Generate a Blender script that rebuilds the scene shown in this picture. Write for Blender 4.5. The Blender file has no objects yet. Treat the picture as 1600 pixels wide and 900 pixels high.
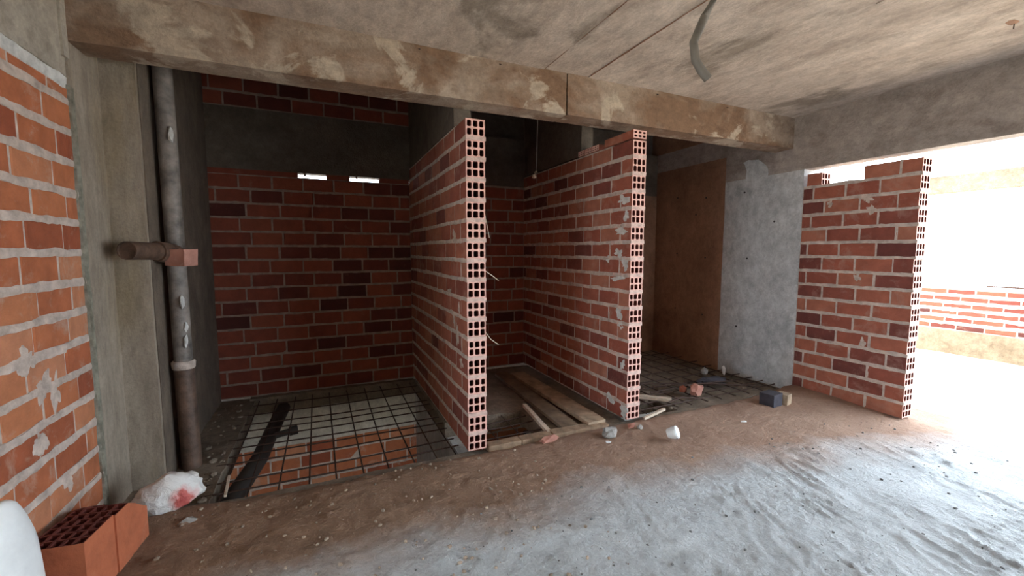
import bpy, bmesh, math, random
from mathutils import Vector, Matrix, noise
random.seed(7)
S = bpy.context.scene
C = S.collection
PI = math.pi

# ------------------------------------------------------------------ camera, sky, sun, exposure
cam = bpy.data.objects.new('camera', bpy.data.cameras.new('camera'))
C.objects.link(cam)
cam.location = (0, 0, 1.44)
cam.rotation_euler = (PI/2 - 0.088, 0, -0.4184)
cam.data.sensor_width = 36
cam.data.lens = 663/1600*36
cam.data.clip_start = 0.02
S.camera = cam

world = bpy.data.worlds.new('sky'); S.world = world
world.use_nodes = True
bg = world.node_tree.nodes['Background']
bg.inputs[0].default_value = (0.72, 0.86, 1.0, 1)
bg.inputs[1].default_value = 11.0

sd = bpy.data.lights.new('sun', 'SUN'); sd.energy = 20.0; sd.angle = math.radians(0.6); sd.color = (1, 0.91, 0.79)
sun = bpy.data.objects.new('sun', sd); C.objects.link(sun)
sun.rotation_euler = Vector((0.085, 0.62, -0.78)).to_track_quat('-Z', 'Y').to_euler()

S.view_settings.view_transform = 'Standard'
S.view_settings.look = 'None'
S.view_settings.gamma = 1
S.view_settings.use_curve_mapping = False
S.view_settings.exposure = 0.15
S.cycles.max_bounces = 10
S.cycles.diffuse_bounces = 6

# ------------------------------------------------------------------ layout (metres, camera above the origin)
XL, XC, YC, YL = -1.12, -0.956, 3.22, 2.886        # wall at the side, concrete pier corner
YB, YF = 4.82, 2.79                                # back of the bays, front ends of the partitions
X1, X2, TW = 0.902, 2.303, 0.137                   # partitions and their thickness
XS, YS0, YS1 = 4.43, 2.767, 1.844                  # stub wall
YB0, YB1, ZB, ZC = 2.895, 3.092, 2.4745, 2.778     # front beam, ceiling
YW = 1.92                                          # jamb of the daylight opening in the side wall
XP = 8.0                                           # terrace parapet
PITCH = 0.1373

# ------------------------------------------------------------------ materials
def mat(name):
    m = bpy.data.materials.new(name); m.use_nodes = True
    nt = m.node_tree
    return m, nt, nt.nodes['Principled BSDF']
def nd(nt, t, **kw):
    n = nt.nodes.new(t)
    for k, v in kw.items():
        if k in n.inputs.keys() if hasattr(n.inputs, 'keys') else False: n.inputs[k].default_value = v
        else: setattr(n, k, v)
    return n
def coords(nt, kind='Object', scale=None):
    tc = nt.nodes.new('ShaderNodeTexCoord'); out = tc.outputs[kind]
    if scale is not None:
        mp = nt.nodes.new('ShaderNodeMapping'); mp.inputs['Scale'].default_value = scale
        nt.links.new(out, mp.inputs[0]); out = mp.outputs[0]
    return out
def nz(nt, co, scale, detail=6, rough=0.6, dist=0.0):
    n = nt.nodes.new('ShaderNodeTexNoise'); n.inputs['Scale'].default_value = scale
    n.inputs['Detail'].default_value = detail; n.inputs['Roughness'].default_value = rough; n.inputs['Distortion'].default_value = dist
    nt.links.new(co, n.inputs['Vector']); return n.outputs[0]
def ramp(nt, fac, stops):
    r = nt.nodes.new('ShaderNodeValToRGB'); e = r.color_ramp.elements
    while len(e) < len(stops): e.new(0.5)
    for i, (p, c) in enumerate(stops):
        e[i].position = p; e[i].color = (*c, 1) if len(c) == 3 else c
    nt.links.new(fac, r.inputs[0]); return r.outputs[0]
def g(v): return (v, v, v)
def mix(nt, fac, a, b, mode='MIX'):
    m = nt.nodes.new('ShaderNodeMix'); m.data_type = 'RGBA'; m.blend_type = mode
    for i, v in ((0, fac), (6, a), (7, b)):
        if hasattr(v, 'links'): nt.links.new(v, m.inputs[i])
        elif i == 0: m.inputs[0].default_value = v
        else: m.inputs[i].default_value = (*v, 1)
    return m.outputs[2]
def bump(nt, b, h, dist, strength=1.0):
    n = nt.nodes.new('ShaderNodeBump'); n.inputs['Distance'].default_value = dist; n.inputs['Strength'].default_value = strength
    nt.links.new(h, n.inputs['Height']); nt.links.new(n.outputs[0], b.inputs['Normal'])
def flat(name, col, rough=0.8, metal=0.0, var=0.15, sc=12, bd=0.002):
    m, nt, b = mat(name); co = coords(nt)
    f = nz(nt, co, sc)
    c = ramp(nt, f, [(0.25, tuple(x*(1-var*2) for x in col)), (0.75, tuple(min(1, x*(1+var)) for x in col))])
    nt.links.new(c, b.inputs['Base Color']); b.inputs['Roughness'].default_value = rough; b.inputs['Metallic'].default_value = metal
    if bd: bump(nt, b, nz(nt, co, sc*4), bd)
    return m
def concrete(name, dark, light, stain, stain_at=(0.5, 0.62), sc=2.2, stretch=(1, 1, 1), pale=None, bd=0.006, pale_at=(0.58, 0.62)):
    m, nt, b = mat(name); co = coords(nt, 'Object', stretch)
    c = ramp(nt, nz(nt, co, sc*2.2, 8, 0.65), [(0.3, dark), (0.7, light)])
    c = mix(nt, ramp(nt, nz(nt, co, sc, 5, 0.6, 0.4), [(stain_at[0], g(0)), (stain_at[1], g(1))]), c, stain)
    if pale:
        co2 = coords(nt, 'Object', tuple(s*1.0 for s in stretch))
        mp = nt.nodes.new('ShaderNodeMapping'); mp.inputs['Location'].default_value = (3.3, 1.7, 5.1); nt.links.new(co2, mp.inputs[0])
        c = mix(nt, ramp(nt, nz(nt, mp.outputs[0], sc*1.6, 6, 0.62, 0.6), [(pale_at[0], g(0)), (pale_at[1], g(0.85))]), c, pale)
    c = mix(nt, 0.55, c, ramp(nt, nz(nt, co, sc*6.5, 9, 0.75, 0.3), [(0.36, g(0.5)), (0.62, g(1.12))]), 'MULTIPLY')
    fine = nz(nt, coords(nt), 55, 5, 0.7)
    c = mix(nt, 0.35, c, ramp(nt, fine, [(0.3, g(0.35)), (0.7, g(1.0))]), 'MULTIPLY')
    nt.links.new(c, b.inputs['Base Color']); b.inputs['Roughness'].default_value = 0.92
    h = nt.nodes.new('ShaderNodeMath'); h.operation = 'ADD'
    nt.links.new(nz(nt, co, sc*5, 8, 0.65), h.inputs[0]); nt.links.new(fine, h.inputs[1])
    bump(nt, b, h.outputs[0], bd)
    return m
def brickmat(name, stops, dust=(0.42, 0.30, 0.24), dust_at=(0.56, 0.72)):
    m, nt, b = mat(name)
    oi = nt.nodes.new('ShaderNodeObjectInfo'); co = coords(nt)
    ad = nt.nodes.new('ShaderNodeVectorMath'); ad.operation = 'MULTIPLY_ADD'
    nt.links.new(oi.outputs['Random'], ad.inputs[0]); ad.inputs[1].default_value = (37, 51, 23); nt.links.new(co, ad.inputs[2]); co = ad.outputs[0]
    c = ramp(nt, oi.outputs['Random'], stops)
    f = nz(nt, co, 9, 6, 0.65)
    c = mix(nt, 0.5, c, ramp(nt, f, [(0.3, g(0.45)), (0.7, g(1.15))]), 'MULTIPLY')
    c = mix(nt, ramp(nt, nz(nt, co, 6, 7, 0.7, 0.5), [(dust_at[0], g(0)), (dust_at[1], g(0.75))]), c, dust)
    nt.links.new(c, b.inputs['Base Color']); b.inputs['Roughness'].default_value = 0.9
    bump(nt, b, nz(nt, co, 45, 6, 0.65), 0.004)
    return m
RED = [(0.0, (0.15, 0.04, 0.03)), (0.15, (0.23, 0.062, 0.042)), (0.4, (0.34, 0.095, 0.056)), (0.75, (0.40, 0.125, 0.072)), (1.0, (0.43, 0.165, 0.10))]
ORA = [(0.0, (0.30, 0.07, 0.03)), (0.3, (0.44, 0.125, 0.05)), (0.7, (0.52, 0.18, 0.075)), (1.0, (0.55, 0.23, 0.12))]
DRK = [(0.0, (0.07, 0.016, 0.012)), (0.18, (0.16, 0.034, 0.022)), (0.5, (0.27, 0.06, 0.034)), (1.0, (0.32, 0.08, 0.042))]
M_red = brickmat('brick_red', RED, (0.44, 0.27, 0.21), (0.53, 0.8))
M_ora = brickmat('brick_orange', ORA, (0.48, 0.33, 0.25))
M_drk = brickmat('brick_dark', DRK, (0.30, 0.16, 0.11), (0.62, 0.8))  # shade of the bays put into the brick colour; the parapet shares it
M_pink = brickmat('brick_dusty', [(0, (0.42, 0.17, 0.12)), (1, (0.50, 0.24, 0.18))], (0.55, 0.38, 0.32))
M_end = flat('brick_end', (0.74, 0.42, 0.34), 0.92, var=0.18, sc=25)
M_hole = flat('brick_hole', (0.16, 0.035, 0.025), 0.95)
M_mor = flat('mortar', (0.60, 0.485, 0.41), 0.95, var=0.25, sc=14, bd=0.006)
M_mordk = flat('mortar_dark', (0.36, 0.25, 0.20), 0.95, var=0.25, sc=14, bd=0.005)  # darker mortar for the back walls of the bays
M_mend = flat('mortar_pink', (0.66, 0.46, 0.39), 0.95, var=0.2, sc=20, bd=0.005)
M_morw = flat('mortar_pale', (0.66, 0.64, 0.60), 0.95, var=0.2, sc=20, bd=0.006)
M_ceil = concrete('ceiling_concrete', (0.48, 0.37, 0.29), (0.74, 0.61, 0.50), (0.33, 0.26, 0.20), (0.57, 0.66), 1.3, (1.6, 0.8, 1), None, 0.008)
M_beam = concrete('beam_concrete', (0.36, 0.255, 0.18), (0.54, 0.415, 0.315), (0.27, 0.155, 0.09), (0.42, 0.58), 1.6, (1, 1, 1.3), (0.60, 0.48, 0.36), 0.008, (0.55, 0.60))
M_pier = concrete('pier_concrete', (0.31, 0.245, 0.185), (0.43, 0.35, 0.27), (0.33, 0.25, 0.16), (0.52, 0.72), 1.5, (2, 2, 0.5), None, 0.004)
M_sidebeam = concrete('side_beam_concrete', (0.40, 0.34, 0.27), (0.52, 0.45, 0.36), (0.36, 0.28, 0.20), (0.55, 0.75), 2, (1, 1, 1), None, 0.004)
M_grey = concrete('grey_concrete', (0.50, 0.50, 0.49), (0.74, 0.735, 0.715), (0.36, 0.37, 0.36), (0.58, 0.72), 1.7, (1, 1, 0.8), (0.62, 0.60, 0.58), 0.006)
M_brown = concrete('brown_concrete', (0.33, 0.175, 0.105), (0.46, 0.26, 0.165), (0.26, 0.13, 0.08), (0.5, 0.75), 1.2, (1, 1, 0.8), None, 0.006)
M_rbeam = concrete('edge_beam_concrete', (0.37, 0.305, 0.26), (0.52, 0.44, 0.38), (0.27, 0.21, 0.175), (0.55, 0.7), 1.8, (1, 0.7, 1), None, 0.007)
M_dkcon = concrete('dark_concrete', (0.125, 0.095, 0.072), (0.20, 0.155, 0.118), (0.09, 0.065, 0.048), (0.5, 0.7), 2, (1, 1, 1), None, 0.005)  # dark concrete for bay beams, slabs and walls out of sight
M_dkside = concrete('pier_shade', (0.13, 0.095, 0.07), (0.22, 0.165, 0.12), (0.10, 0.07, 0.05), (0.5, 0.7), 2, (1, 1, 0.6), None, 0.005)  # pier concrete darkened to hold the shade on its bay side
M_plinth = concrete('plinth_concrete', (0.20, 0.15, 0.095), (0.31, 0.24, 0.16), (0.17, 0.12, 0.07), (0.5, 0.7), 3, (1, 1, 1), None, 0.006)
M_lower = concrete('lower_concrete', (0.60, 0.56, 0.48), (0.74, 0.70, 0.61), (0.55, 0.50, 0.42), (0.55, 0.7), 2, (1, 1, 1), None, 0.003)
M_terr = concrete('terrace_concrete', (0.52, 0.45, 0.36), (0.64, 0.57, 0.46), (0.46, 0.39, 0.30), (0.55, 0.7), 2, (1, 1, 1), None, 0.006)
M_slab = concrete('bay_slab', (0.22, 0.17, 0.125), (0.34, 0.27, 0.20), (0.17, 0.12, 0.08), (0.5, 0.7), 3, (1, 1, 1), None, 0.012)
M_steel = flat('rusty_steel', (0.075, 0.04, 0.028), 0.7, 0.4, 0.3, 60, 0.001)
M_pvc = flat('dirty_pvc', (0.25, 0.21, 0.18), 0.6, 0, 0.42, 9, 0.003)
M_pvcdk = flat('brown_pvc', (0.13, 0.075, 0.05), 0.6, 0, 0.4, 12, 0.003)
M_black = flat('black_pipe', (0.045, 0.038, 0.034), 0.7, 0, 0.2, 8, 0.001)
M_wood = flat('raw_wood', (0.42, 0.30, 0.20), 0.9, 0, 0.3, 9, 0.003)
M_wooddk = flat('dirty_plank', (0.20, 0.135, 0.085), 0.92, 0, 0.3, 7, 0.004)
M_white = flat('white_plastic', (0.80, 0.80, 0.78), 0.55, 0, 0.06, 10, 0.001)
M_stone = flat('stone', (0.36, 0.33, 0.30), 0.95, 0, 0.25, 20, 0.006)
M_cloth = flat('dark_cloth', (0.05, 0.045, 0.055), 0.95, 0, 0.2, 20, 0.003)
M_hose = flat('grey_conduit', (0.19, 0.165, 0.135), 0.6, 0, 0.2, 9, 0.001)
M_hosein = flat('conduit_inside', (0.02, 0.018, 0.016), 0.9, 0, 0.1, 9, 0)
M_tan = flat('dusty_tan_brick', (0.33, 0.22, 0.14), 0.95, 0, 0.3, 14, 0.004)
M_straw = flat('pale_straw', (0.62, 0.50, 0.38), 0.9, 0, 0.15, 30, 0.001)

def floormat():
    m, nt, b = mat('screed_floor'); co = coords(nt)
    grey = ramp(nt, nz(nt, co, 3.5, 8, 0.65), [(0.3, (0.52, 0.52, 0.515)), (0.7, (0.72, 0.725, 0.72))])
    brown = ramp(nt, nz(nt, co, 4, 8, 0.65), [(0.3, (0.235, 0.135, 0.08)), (0.7, (0.43, 0.26, 0.165))])
    red = ramp(nt, nz(nt, co, 2.5, 6, 0.6), [(0.3, (0.36, 0.21, 0.14)), (0.7, (0.46, 0.29, 0.20))])
    sp = nt.nodes.new('ShaderNodeSeparateXYZ'); nt.links.new(co, sp.inputs[0])
    def mth(op, a, bb, c=None):
        n = nt.nodes.new('ShaderNodeMath'); n.operation = op
        for i, v in enumerate((a, bb, c)):
            if v is None: continue
            if hasattr(v, 'links'): nt.links.new(v, n.inputs[i])
            else: n.inputs[i].default_value = v
        return n.outputs[0]
    xr = mth('MAXIMUM', mth('SUBTRACT', sp.outputs[0], 2.2), 0.0)
    v = mth('MULTIPLY_ADD', xr, 0.22, sp.outputs[1])
    v = mth('MULTIPLY_ADD', nz(nt, co, 1.6, 6, 0.65), 0.75, v)          # y + bend + noise
    fac = ramp(nt, mth('SUBTRACT', v, 1.95), [(0.18, g(0)), (0.62, g(1))])
    mpx = nt.nodes.new('ShaderNodeMapRange'); nt.links.new(sp.outputs[0], mpx.inputs[0])
    mpx.inputs[1].default_value = 0.5; mpx.inputs[2].default_value = 1.9
    c = mix(nt, fac, grey, mix(nt, mpx.outputs[0], brown, red))  # reddish dust by the bays, with sky light and shade painted into the split
    speck = nz(nt, co, 70, 4, 0.7)
    c = mix(nt, 0.4, c, ramp(nt, speck, [(0.3, g(0.6)), (0.6, g(1.0))]), 'MULTIPLY')
    nt.links.new(c, b.inputs['Base Color']); b.inputs['Roughness'].default_value = 0.95
    h = mth('MULTIPLY_ADD', nz(nt, co, 24, 8, 0.7), 1.0, mth('MULTIPLY', speck, 0.35))
    bump(nt, b, h, 0.034)
    return m
M_floor = floormat()

def bagmat():
    m, nt, b = mat('printed_bag'); co = coords(nt)
    sp = nt.nodes.new('ShaderNodeSeparateXYZ'); nt.links.new(co, sp.inputs[0])
    vm = nt.nodes.new('ShaderNodeVectorMath'); vm.operation = 'DISTANCE'
    ad = nt.nodes.new('ShaderNodeVectorMath'); ad.operation = 'MULTIPLY_ADD'
    n = nt.nodes.new('ShaderNodeTexNoise'); n.inputs['Scale'].default_value = 18; nt.links.new(co, n.inputs['Vector'])
    nt.links.new(n.outputs[1], ad.inputs[0]); ad.inputs[1].default_value = g(0.09); nt.links.new(co, ad.inputs[2])
    nt.links.new(ad.outputs[0], vm.inputs[0]); vm.inputs[1].default_value = (0.105, -0.04, 0.09)
    c = ramp(nt, vm.outputs['Value'], [(0.0, (0.42, 0.06, 0.05)), (0.035, (0.55, 0.12, 0.10)), (0.05, (0.72, 0.45, 0.42)), (0.085, (0.74, 0.71, 0.67))])
    nt.links.new(c, b.inputs['Base Color']); b.inputs['Roughness'].default_value = 0.6
    bump(nt, b, nz(nt, co, 22, 4, 0.6, 1.0), 0.012)
    return m
M_bag = bagmat()

# ------------------------------------------------------------------ helpers
def tag(o, label=None, cat=None, group=None, kind=None):
    if label: o['label'] = label
    if cat: o['category'] = cat
    if group: o['group'] = group
    if kind: o['kind'] = kind
    return o
def link(name, me, m=None, parent=None, smooth=False):
    if m is not None:
        for x in (m if isinstance(m, (list, tuple)) else [m]): me.materials.append(x)
    if smooth:
        for p in me.polygons: p.use_smooth = True
        me.set_sharp_from_angle(angle=math.radians(48))
    o = bpy.data.objects.new(name, me); C.objects.link(o)
    if parent is not None: o.parent = parent
    return o
def obj(name, bm, m, parent=None, smooth=False):
    me = bpy.data.meshes.new(name); bmesh.ops.recalc_face_normals(bm, faces=bm.faces[:]); bm.to_mesh(me); bm.free()
    return link(name, me, m, parent, smooth)
def empty(name, loc=(0, 0, 0), rz=0):
    o = bpy.data.objects.new(name, None); C.objects.link(o); o.location = loc; o.rotation_euler = (0, 0, rz)
    o.empty_display_size = 0.1
    return o
def box(bm, x0, x1, y0, y1, z0, z1):
    v = [bm.verts.new(p) for p in ((x0, y0, z0), (x1, y0, z0), (x1, y1, z0), (x0, y1, z0), (x0, y0, z1), (x1, y0, z1), (x1, y1, z1), (x0, y1, z1))]
    return [bm.faces.new([v[i] for i in f]) for f in ((3, 2, 1, 0), (4, 5, 6, 7), (0, 1, 5, 4), (1, 2, 6, 5), (2, 3, 7, 6), (3, 0, 4, 7))]
def boxes(*bs):
    bm = bmesh.new()
    for b in bs: box(bm, *b)
    return bm
def rough_box(x0, x1, y0, y1, z0, z1, step=0.12, amp=0.004, seed=0, sc=3.0):
    """box with subdivided, slightly uneven cast faces"""
    bm = bmesh.new()
    n = [max(1, int(round((b-a)/step))) for a, b in ((x0, x1), (y0, y1), (z0, z1))]
    L = [[a+(b-a)*i/k for i in range(k+1)] for (a, b), k in zip(((x0, x1), (y0, y1), (z0, z1)), n)]
    V = {}
    def vert(i, j, k):
        if (i, j, k) not in V:
            p = Vector((L[0][i], L[1][j], L[2][k]))
            d = noise.noise_vector(p*sc + Vector((seed*7.1, seed*3.3, 0)))*amp + noise.noise_vector(p*sc*4)*amp*0.4
            V[(i, j, k)] = bm.verts.new(p+d)
        return V[(i, j, k)]
    for ax in range(3):
        a, b = [q for q in range(3) if q != ax]
        for side in (0, n[ax]):
            for i in range(n[a]):
                for j in range(n[b]):
                    q = []
                    for di, dj in ((0, 0), (1, 0), (1, 1), (0, 1)):
                        idx = [0, 0, 0]; idx[ax] = side; idx[a] = i+di; idx[b] = j+dj
                        q.append(vert(*idx))
                    bm.faces.new(q)
    return bm
def tube(bm, pts, r, seg=10, caps=True, rad=None):
    pts = [Vector(p) for p in pts]; rings = []
    for i, p in enumerate(pts):
        d = (pts[min(i+1, len(pts)-1)] - pts[max(i-1, 0)]).normalized()
        a = d.cross(Vector((0, 0, 1)) if abs(d.z) < 0.9 else Vector((1, 0, 0))).normalized(); b = d.cross(a)
        rr = rad[i] if rad else r
        rings.append([bm.verts.new(p + (a*math.cos(2*PI*k/seg) + b*math.sin(2*PI*k/seg))*rr) for k in range(seg)])
    for s in range(len(rings)-1):
        for k in range(seg):
            bm.faces.new((rings[s][k], rings[s][(k+1) % seg], rings[s+1][(k+1) % seg], rings[s+1][k]))
    if caps:
        bm.faces.new(rings[0]); bm.faces.new(rings[-1][::-1])
    return bm
def hollow_tube(pts, r, t=0.004, seg=18, depth=0.08):
    """pipe whose last end is open: outer skin, lip, inner skin and a stop inside"""
    pts = [Vector(p) for p in pts]
    d = (pts[-1]-pts[-2]).normalized()
    full = pts + [pts[-1], pts[-1]-d*depth]
    bm = bmesh.new(); rings = []
    for i, p in enumerate(full):
        j = min(i, len(pts)-1)
        dd = (pts[min(j+1, len(pts)-1)] - pts[max(j-1, 0)]).normalized()
        a = dd.cross(Vector((0, 0, 1)) if abs(dd.z) < 0.9 else Vector((1, 0, 0))).normalized(); b = dd.cross(a)
        rr = r if i < len(pts) else r-t
        rings.append([bm.verts.new(p + (a*math.cos(2*PI*k/seg) + b*math.sin(2*PI*k/seg))*rr) for k in range(seg)])
    for s in range(len(rings)-1):
        for k in range(seg):
            f = bm.faces.new((rings[s][k], rings[s][(k+1) % seg], rings[s+1][(k+1) % seg], rings[s+1][k]))
            if s >= len(pts)-1: f.material_index = 1
    bm.faces.new(rings[0]); f = bm.faces.new(rings[-1][::-1]); f.material_index = 1
    return bm
def blob(sx, sy, sz, amp=0.3, sc=1.5, seed=0, sub=3, flat_bottom=True, ridge=0.0):
    bm = bmesh.new(); bmesh.ops.create_icosphere(bm, subdivisions=sub, radius=1)
    off = Vector((seed*5.3, seed*1.7, seed*9.1))
    for v in bm.verts:
        p = v.co.copy(); k = 1 + amp*noise.noise(p*sc+off) + amp*0.5*noise.noise(p*sc*2.7+off)
        if ridge: k += ridge*abs(noise.noise(p*sc*3+off*2)) - ridge*0.4
        q = p*k
        v.co = (q.x*sx, q.y*sy, q.z*sz)
        if flat_bottom and v.co.z < -sz*0.6: v.co.z = -sz*0.6 - (abs(v.co.z)-sz*0.6)*0.1
    lo = min(v.co.z for v in bm.verts)
    for v in bm.verts: v.co.z -= lo
    return bm
def chip(sx, sy, sz, seed, sub=1):
    """angular broken fragment"""
    r = random.Random(seed); bm = bmesh.new()
    bmesh.ops.create_icosphere(bm, subdivisions=sub, radius=1)
    for v in bm.verts:
        k = r.uniform(0.65, 1.15); v.co = (v.co.x*sx*k, v.co.y*sy*k, max(v.co.z, -0.55)*sz*k)
    lo = min(v.co.z for v in bm.verts)
    for v in bm.verts: v.co.z -= lo
    return bm

# ------------------------------------------------------------------ brick kit
BL = 0.268
def brick_mesh(name, L, T, H, seed, mats, hollow=None):
    """chamfered fired-clay brick, local x length, y depth, z height; hollow: 'end' (x=L) or 'start' or 'top' with 3x2 channels"""
    r = random.Random(seed); bm = bmesh.new()
    if not hollow:
        box(bm, 0, L, 0, T, 0, H)
        bmesh.ops.bevel(bm, geom=bm.edges[:], offset=0.0045, segments=1, affect='EDGES')
        for v in bm.verts: v.co += Vector((r.uniform(-1, 1), r.uniform(-1, 1), r.uniform(-1, 1)))*0.0018
        bmesh.ops.recalc_face_normals(bm, faces=bm.faces[:])
    else:
        nx, nz_, wall, depth = 3, 2, 0.0095, min(0.14, L*0.85)
        P = lambda a, b, x: bm.verts.new((x, a, b))
        ys = [T*i/nx for i in range(nx+1)]; zs = [H*i/nz_ for i in range(nz_+1)]
        grid = [[P(y, z, L) for z in zs] for y in ys]
        back = [P(y, z, 0) for y, z in ((0, 0), (T, 0), (T, H), (0, H))]
        for i in range(nx):
            for j in range(nz_):
                w = wall*r.uniform(0.8, 1.15)
                y0, y1, z0, z1 = ys[i]+w*(1 if i == 0 else .6), ys[i+1]-w*(1 if i == nx-1 else .6), zs[j]+w*(1 if j == 0 else .6), zs[j+1]-w*(1 if j == nz_-1 else .6)
                c = 0.006
                oc = ((y0+c, z0), (y1-c, z0), (y1, z0+c), (y1, z1-c), (y1-c, z1), (y0+c, z1), (y0, z1-c), (y0, z0+c))
                A = [P(a, b, L) for a, b in oc]; B = [P(a, b, L-depth) for a, b in oc]
                k = (grid[i][j], grid[i+1][j], grid[i+1][j+1], grid[i][j+1])
                for f in ((k[0], k[1], A[1], A[0]), (k[1], A[2], A[1]), (k[1], k[2], A[3], A[2]), (k[2], A[4], A[3]), (k[2], k[3], A[5], A[4]), (k[3], A[6], A[5]), (k[3], k[0], A[7], A[6]), (k[0], A[0], A[7])):
                    bm.faces.new(f).material_index = 1
                for q in range(8): bm.faces.new((A[q], A[(q+1) % 8], B[(q+1) % 8], B[q])).material_index = 2
                bm.faces.new(B).material_index = 2
        rim = [grid[i][0] for i in range(nx+1)]; bm.faces.new([back[0], back[1]] + rim[::-1])
        rim = [grid[i][nz_] for i in range(nx+1)]; bm.faces.new([back[3], back[2]] + rim[::-1])
        rim = [grid[0][j] for j in range(nz_+1)]; bm.faces.new([back[0], back[3]] + rim[::-1])
        rim = [grid[nx][j] for j in range(nz_+1)]; bm.faces.new([back[1], back[2]] + rim[::-1])
        bm.faces.new(back)
        bmesh.ops.recalc_face_normals(bm, faces=bm.faces[:])
    me = bpy.data.meshes.new(name); bm.to_mesh(me); bm.free()
    for m in mats: me.materials.append(m)
    return me
CACHE = {}
def bricks(key, T, H, m, hollow=False, L=BL):
    k = (key, round(T, 3), round(H, 3), hollow, round(L, 3))
    if k not in CACHE:
        mats = [m, M_end, M_hole] if hollow else [m]
        CACHE[k] = [brick_mesh('brick', L, T, H, i*13+5, mats, hollow) for i in range(2 if hollow else 5)]
    return CACHE[k]
def ribbon(L, z, hw, prot, seed, x0=0.0, holes=()):
    """squeezed-out bed joint on the visible face (local y = 0), ragged edges"""
    bm = bmesh.new(); n = max(2, int((L-x0)/0.035)); rows = []
    for i in range(n+1):
        x = x0+(L-x0)*i/n
        a = hw*(1+0.55*noise.noise((x*9, seed*3.1, 0))+0.35*noise.noise((x*31, seed*1.3, 4)))
        b = hw*(1+0.55*noise.noise((x*8, seed*2.7, 9))+0.35*noise.noise((x*29, seed*4.3, 2)))
        q = prot*(1+0.8*noise.noise((x*14, seed, 7)))
        zz = z+0.003*noise.noise((x*3, seed*6.0, 1))
        rows.append([bm.verts.new(p) for p in ((x, 0.012, zz-b), (x, -q*0.3, zz-b), (x, -q, zz-b*0.3), (x, -q*0.9, zz+a*0.4), (x, -q*0.2, zz+a), (x, 0.012, zz+a))])
    for i in range(n):
        for k in range(5): bm.faces.new((rows[i][k], rows[i+1][k], rows[i+1][k+1], rows[i][k+1]))
    return bm
def brick_wall(name, start, ang, length, courses, pitch, T, bm_key, bmat_, mortar, label, z0=0.0, top=None, bed=0.017, hollow_end=False,
               skip=(), prot=0.003, kind='structure', end_mortar=None, core_top=None, phase=0.0, first=0.0, hollow_only=None):
    H = pitch-bed; ztop = z0+courses*pitch
    if top: ztop = top
    cl = length-(BL*0.98 if hollow_end else 0)
    w = obj(name, boxes((-0.03, cl+(0 if hollow_end else 0.03), 0.004, T-0.004, z0, core_top or ztop)), mortar)
    w.location = start; w.rotation_euler = (0, 0, ang)
    tag(w, label, None, None, kind)
    r = random.Random(hash(label) % 1000 if False else len(label)*17+courses)
    head = 0.014
    for c in range(courses):
        zc = z0+c*pitch+bed*0.5
        h = H
        if top and zc+H > top: h = max(0.03, top-zc-0.004)
        # joints counted from the END of the wall so that end bricks are whole or half
        cuts = []; u = length; half = (c % 2 == 1)
        l = BL*0.5 if half else BL
        if phase: l = BL*(0.35+0.55*((c*0.618+phase) % 1.0))
        while u > first+0.015:
            a = max(first, u-l)
            if a-first < 0.05: a = first
            cuts.append((a, u)); u = a-head
            l = BL*(1+r.uniform(-0.05, 0.05))
        for k, (a, b) in enumerate(cuts):
            if (c, k) in skip: continue
            hol = hollow_end and k == 0
            lib = bricks(bm_key, T, H, bmat_, hol, BL)
            if hol and half: lib = bricks(bm_key, T, H, bmat_, hol, BL*0.5)
            me = r.choice(lib)
            o = bpy.data.objects.new('brick', me); C.objects.link(o); o.parent = w
            base = BL*0.5 if (hol and half) else BL
            jit = 0.007 if hol else 0.0025
            o.location = (a+(r.uniform(-jit, jit*0.3) if hol else 0), r.uniform(-0.0025, 0.0025), zc+r.uniform(-0.0015, 0.0015))
            o.scale = ((b-a)/base, 1, h/H)
            o.rotation_euler = (r.uniform(-.004, .004), r.uniform(-.006, .006), r.uniform(-.006, .006))
            if hol: obj('mortar_joint', rough_box(a-head-0.004, a+0.004, 0.001, T-0.002, zc-0.006, zc+h+0.006, 0.04, 0.003, r.random()*60, 20), mortar, w, True)
        if c > 0:
            obj('mortar_joint', ribbon(length-(0.004 if hollow_end else 0), z0+c*pitch, bed*0.74, prot, r.random()*50, first), mortar, w, True)
            if hollow_end:
                z = z0+c*pitch
                bm = rough_box(length-BL*0.98, length+0.004, -0.001, T+0.003, z-bed*0.62, z+bed*0.62, 0.03, 0.005, r.random()*90, 20)
                obj('mortar_bed', bm, end_mortar or mortar, w, True)
    return w
def smear(name, parent, x, z, sx, sz, seed, m, th=0.003):
    """thin irregular dab of mortar on the visible face of a wall (local coordinates)"""
    bm = bmesh.new(); rings = []; N = 44
    for rr, d in ((1.0, 0.004), (0.93, -th*0.5), (0.5, -th), (0.2, -th*0.8)):
        ring = []
        for k in range(N):
            a = 2*PI*k/N; c_, s_ = math.cos(a), math.sin(a)
            q = 0.75+0.75*noise.noise((c_*1.1+seed*3, s_*1.1, seed))+0.28*noise.noise((c_*2.4, s_*2.4+seed, 3))+0.10*noise.noise((c_*8+seed, s_*8, 6))
            q = rr*max(0.12, q)
            ring.append(bm.verts.new((x+sx*q*c_, d, z+sz*q*s_)))
        rings.append(ring)
    for s in range(3):
        for k in range(N): bm.faces.new((rings[s][k], rings[s][(k+1) % N], rings[s+1][(k+1) % N], rings[s+1][k]))
    bm.faces.new(rings[3])
    return obj(name, bm, m, parent, True)

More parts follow.
